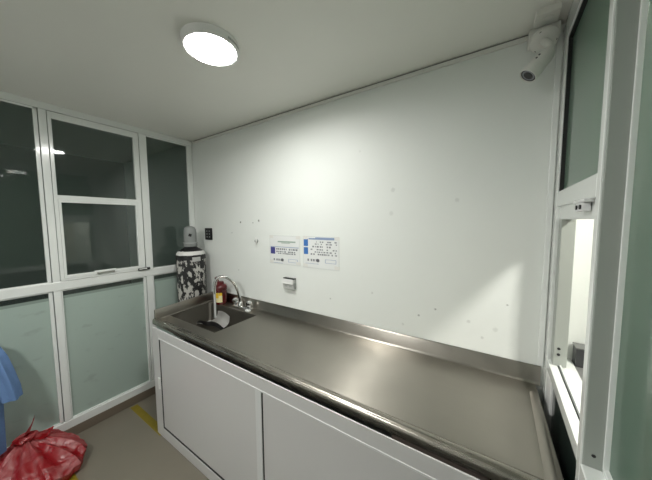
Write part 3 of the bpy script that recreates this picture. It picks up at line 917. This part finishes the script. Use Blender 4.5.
# ------------------------------------------------------------------ red bag
rnd = random.Random(3)
def fold(a, z): return .030 * math.sin(7 * a + 3 * z * 8) + .018 * math.sin(13 * a + 1.3) + .012 * math.sin(23 * a + 9 * z)
bg = thing('waste_bag', 'translucent red plastic waste bag with a tied top on the floor', 'bag', (.265, -1.36, FL))
bm = B()
NS, rings = 96, []
cx, cy = .30, -1.36
cx, cy = .265, -1.36
apx, apy = .125, -1.40
prof = [(.06, 0.0), (.19, .002), (.225, .03), (.238, .075), (.228, .115), (.195, .155), (.145, .185), (.095, .207), (.055, .222), (.036, .234), (.032, .246)]
for r_, z in prof:
    ring = []
    sh_t = max(0.0, (z - .06) / .186) ** 1.3
    ox, oy = cx + (apx - cx) * sh_t, cy + (apy - cy) * sh_t
    g = max(0, (z - .07) / .15)
    for k in range(NS):
        a = 2 * math.pi * k / NS
        f = .10 * math.sin(2 * a + .6) * (1 - g) + .055 * math.sin(11 * a + 5 * z) * (.4 + 1.6 * g) + .035 * math.sin(19 * a + 1.3) * (.4 + 1.6 * g) + .02 * math.sin(31 * a + 9 * z)
        rr = r_ * (1 + f)
        ring.append(bm.verts.new((max(.012, ox + rr * math.cos(a)), oy + rr * math.sin(a), FL + z + (.012 * math.sin(5 * a + 2) + .008 * math.sin(13 * a) if z > .02 else 0))))
    rings.append(ring)
for a, b in zip(rings, rings[1:]):
    for k in range(NS): bm.faces.new((a[k], a[(k + 1) % NS], b[(k + 1) % NS], b[k]))
bm.faces.new(rings[0][::-1])
obj('bag_body', bm, MBAG, bg, smooth=True)
zt = FL + .242
bm = B()
tube(bm, smooth_path([(apx + .042, apy, zt), (apx, apy + .042, zt + .004), (apx - .042, apy, zt), (apx, apy - .042, zt + .004), (apx + .042, apy + .01, zt + .010), (apx + .01, apy + .05, zt + .016)], 5), .020, 10)
obj('knot', bm, MBAG, bg, smooth=True)
for (ang, ln_, hh) in ((1.3, .05, .12), (1.05, .14, .005), (-.6, .07, .015)):
    bm = B(); prev = None
    for k in range(7):
        t = k / 6
        wd = .018 + .045 * t - .05 * max(0, t - .7) * 2
        dx, dy = math.cos(ang), math.sin(ang)
        c = (apx + dx * ln_ * t, apy + dy * ln_ * t, zt + .008 + hh * t + .010 * math.sin(5 * t + ang))
        col = [bm.verts.new((c[0] - dy * wd * q, c[1] + dx * wd * q, c[2] + .012 * math.sin(4 * q + 3 * t))) for q in (-1, -.5, 0, .5, 1)]
        if prev:
            for j in range(4): bm.faces.new((prev[j], col[j], col[j + 1], prev[j + 1]))
        prev = col
    bmesh.ops.solidify(bm, geom=list(bm.faces), thickness=.0015)
    obj('tied_end', bm, MBAG, bg, smooth=True)

# ------------------------------------------------------------------ blue gown hanging at the left edge
gw = thing('blue_gown', 'blue disposable gown hanging at the left edge above the red bag', 'gown', (.12, -1.62, .13))
def loft(bm, secs, seg=40, fold_amp=.012, nf=9):
    """secs: (cx, cy, z, rx, ry)"""
    rs = []
    for i, (a, b_, z, rx, ry) in enumerate(secs):
        ring = []
        for k in range(seg):
            t = 2 * math.pi * k / seg
            f = 1 + fold_amp / max(.03, min(rx, ry)) * math.sin(nf * t + i * .35) * .5
            ring.append(bm.verts.new((a + rx * f * math.cos(t), b_ + ry * f * math.sin(t), z)))
        rs.append(ring)
    for a, b_ in zip(rs, rs[1:]):
        for k in range(seg): bm.faces.new((a[k], a[(k + 1) % seg], b_[(k + 1) % seg], b_[k]))
    return rs
bm = B()
rs = loft(bm, [(.14, -1.66, .15, .085, .165), (.14, -1.66, .40, .080, .170), (.14, -1.66, .65, .075, .178), (.14, -1.655, .85, .070, .178), (.14, -1.65, .935, .055, .165), (.14, -1.65, .985, .035, .12), (.14, -1.65, 1.005, .02, .07)])
bm.faces.new(rs[-1])
obj('gown_body', bm, MCLOTH, gw, smooth=True)
bm = B()
rs = loft(bm, [(.19, -1.445, .525, .060, .044), (.19, -1.452, .60, .062, .046), (.185, -1.472, .72, .060, .046), (.175, -1.492, .83, .054, .042), (.165, -1.518, .905, .045, .040), (.155, -1.55, .945, .02, .03)], 28, .014, 5)
bm.faces.new(rs[-1])
obj('sleeve', bm, MCLOTH, gw, smooth=True)
bm = B(); tube(bm, [(.14, -1.65, .99), (.13, -1.65, 1.04), (.06, -1.65, 1.05), (.01, -1.65, 1.05)], .008, 8)
obj('hanging_loop', bm, MCLOTH, gw, smooth=True)
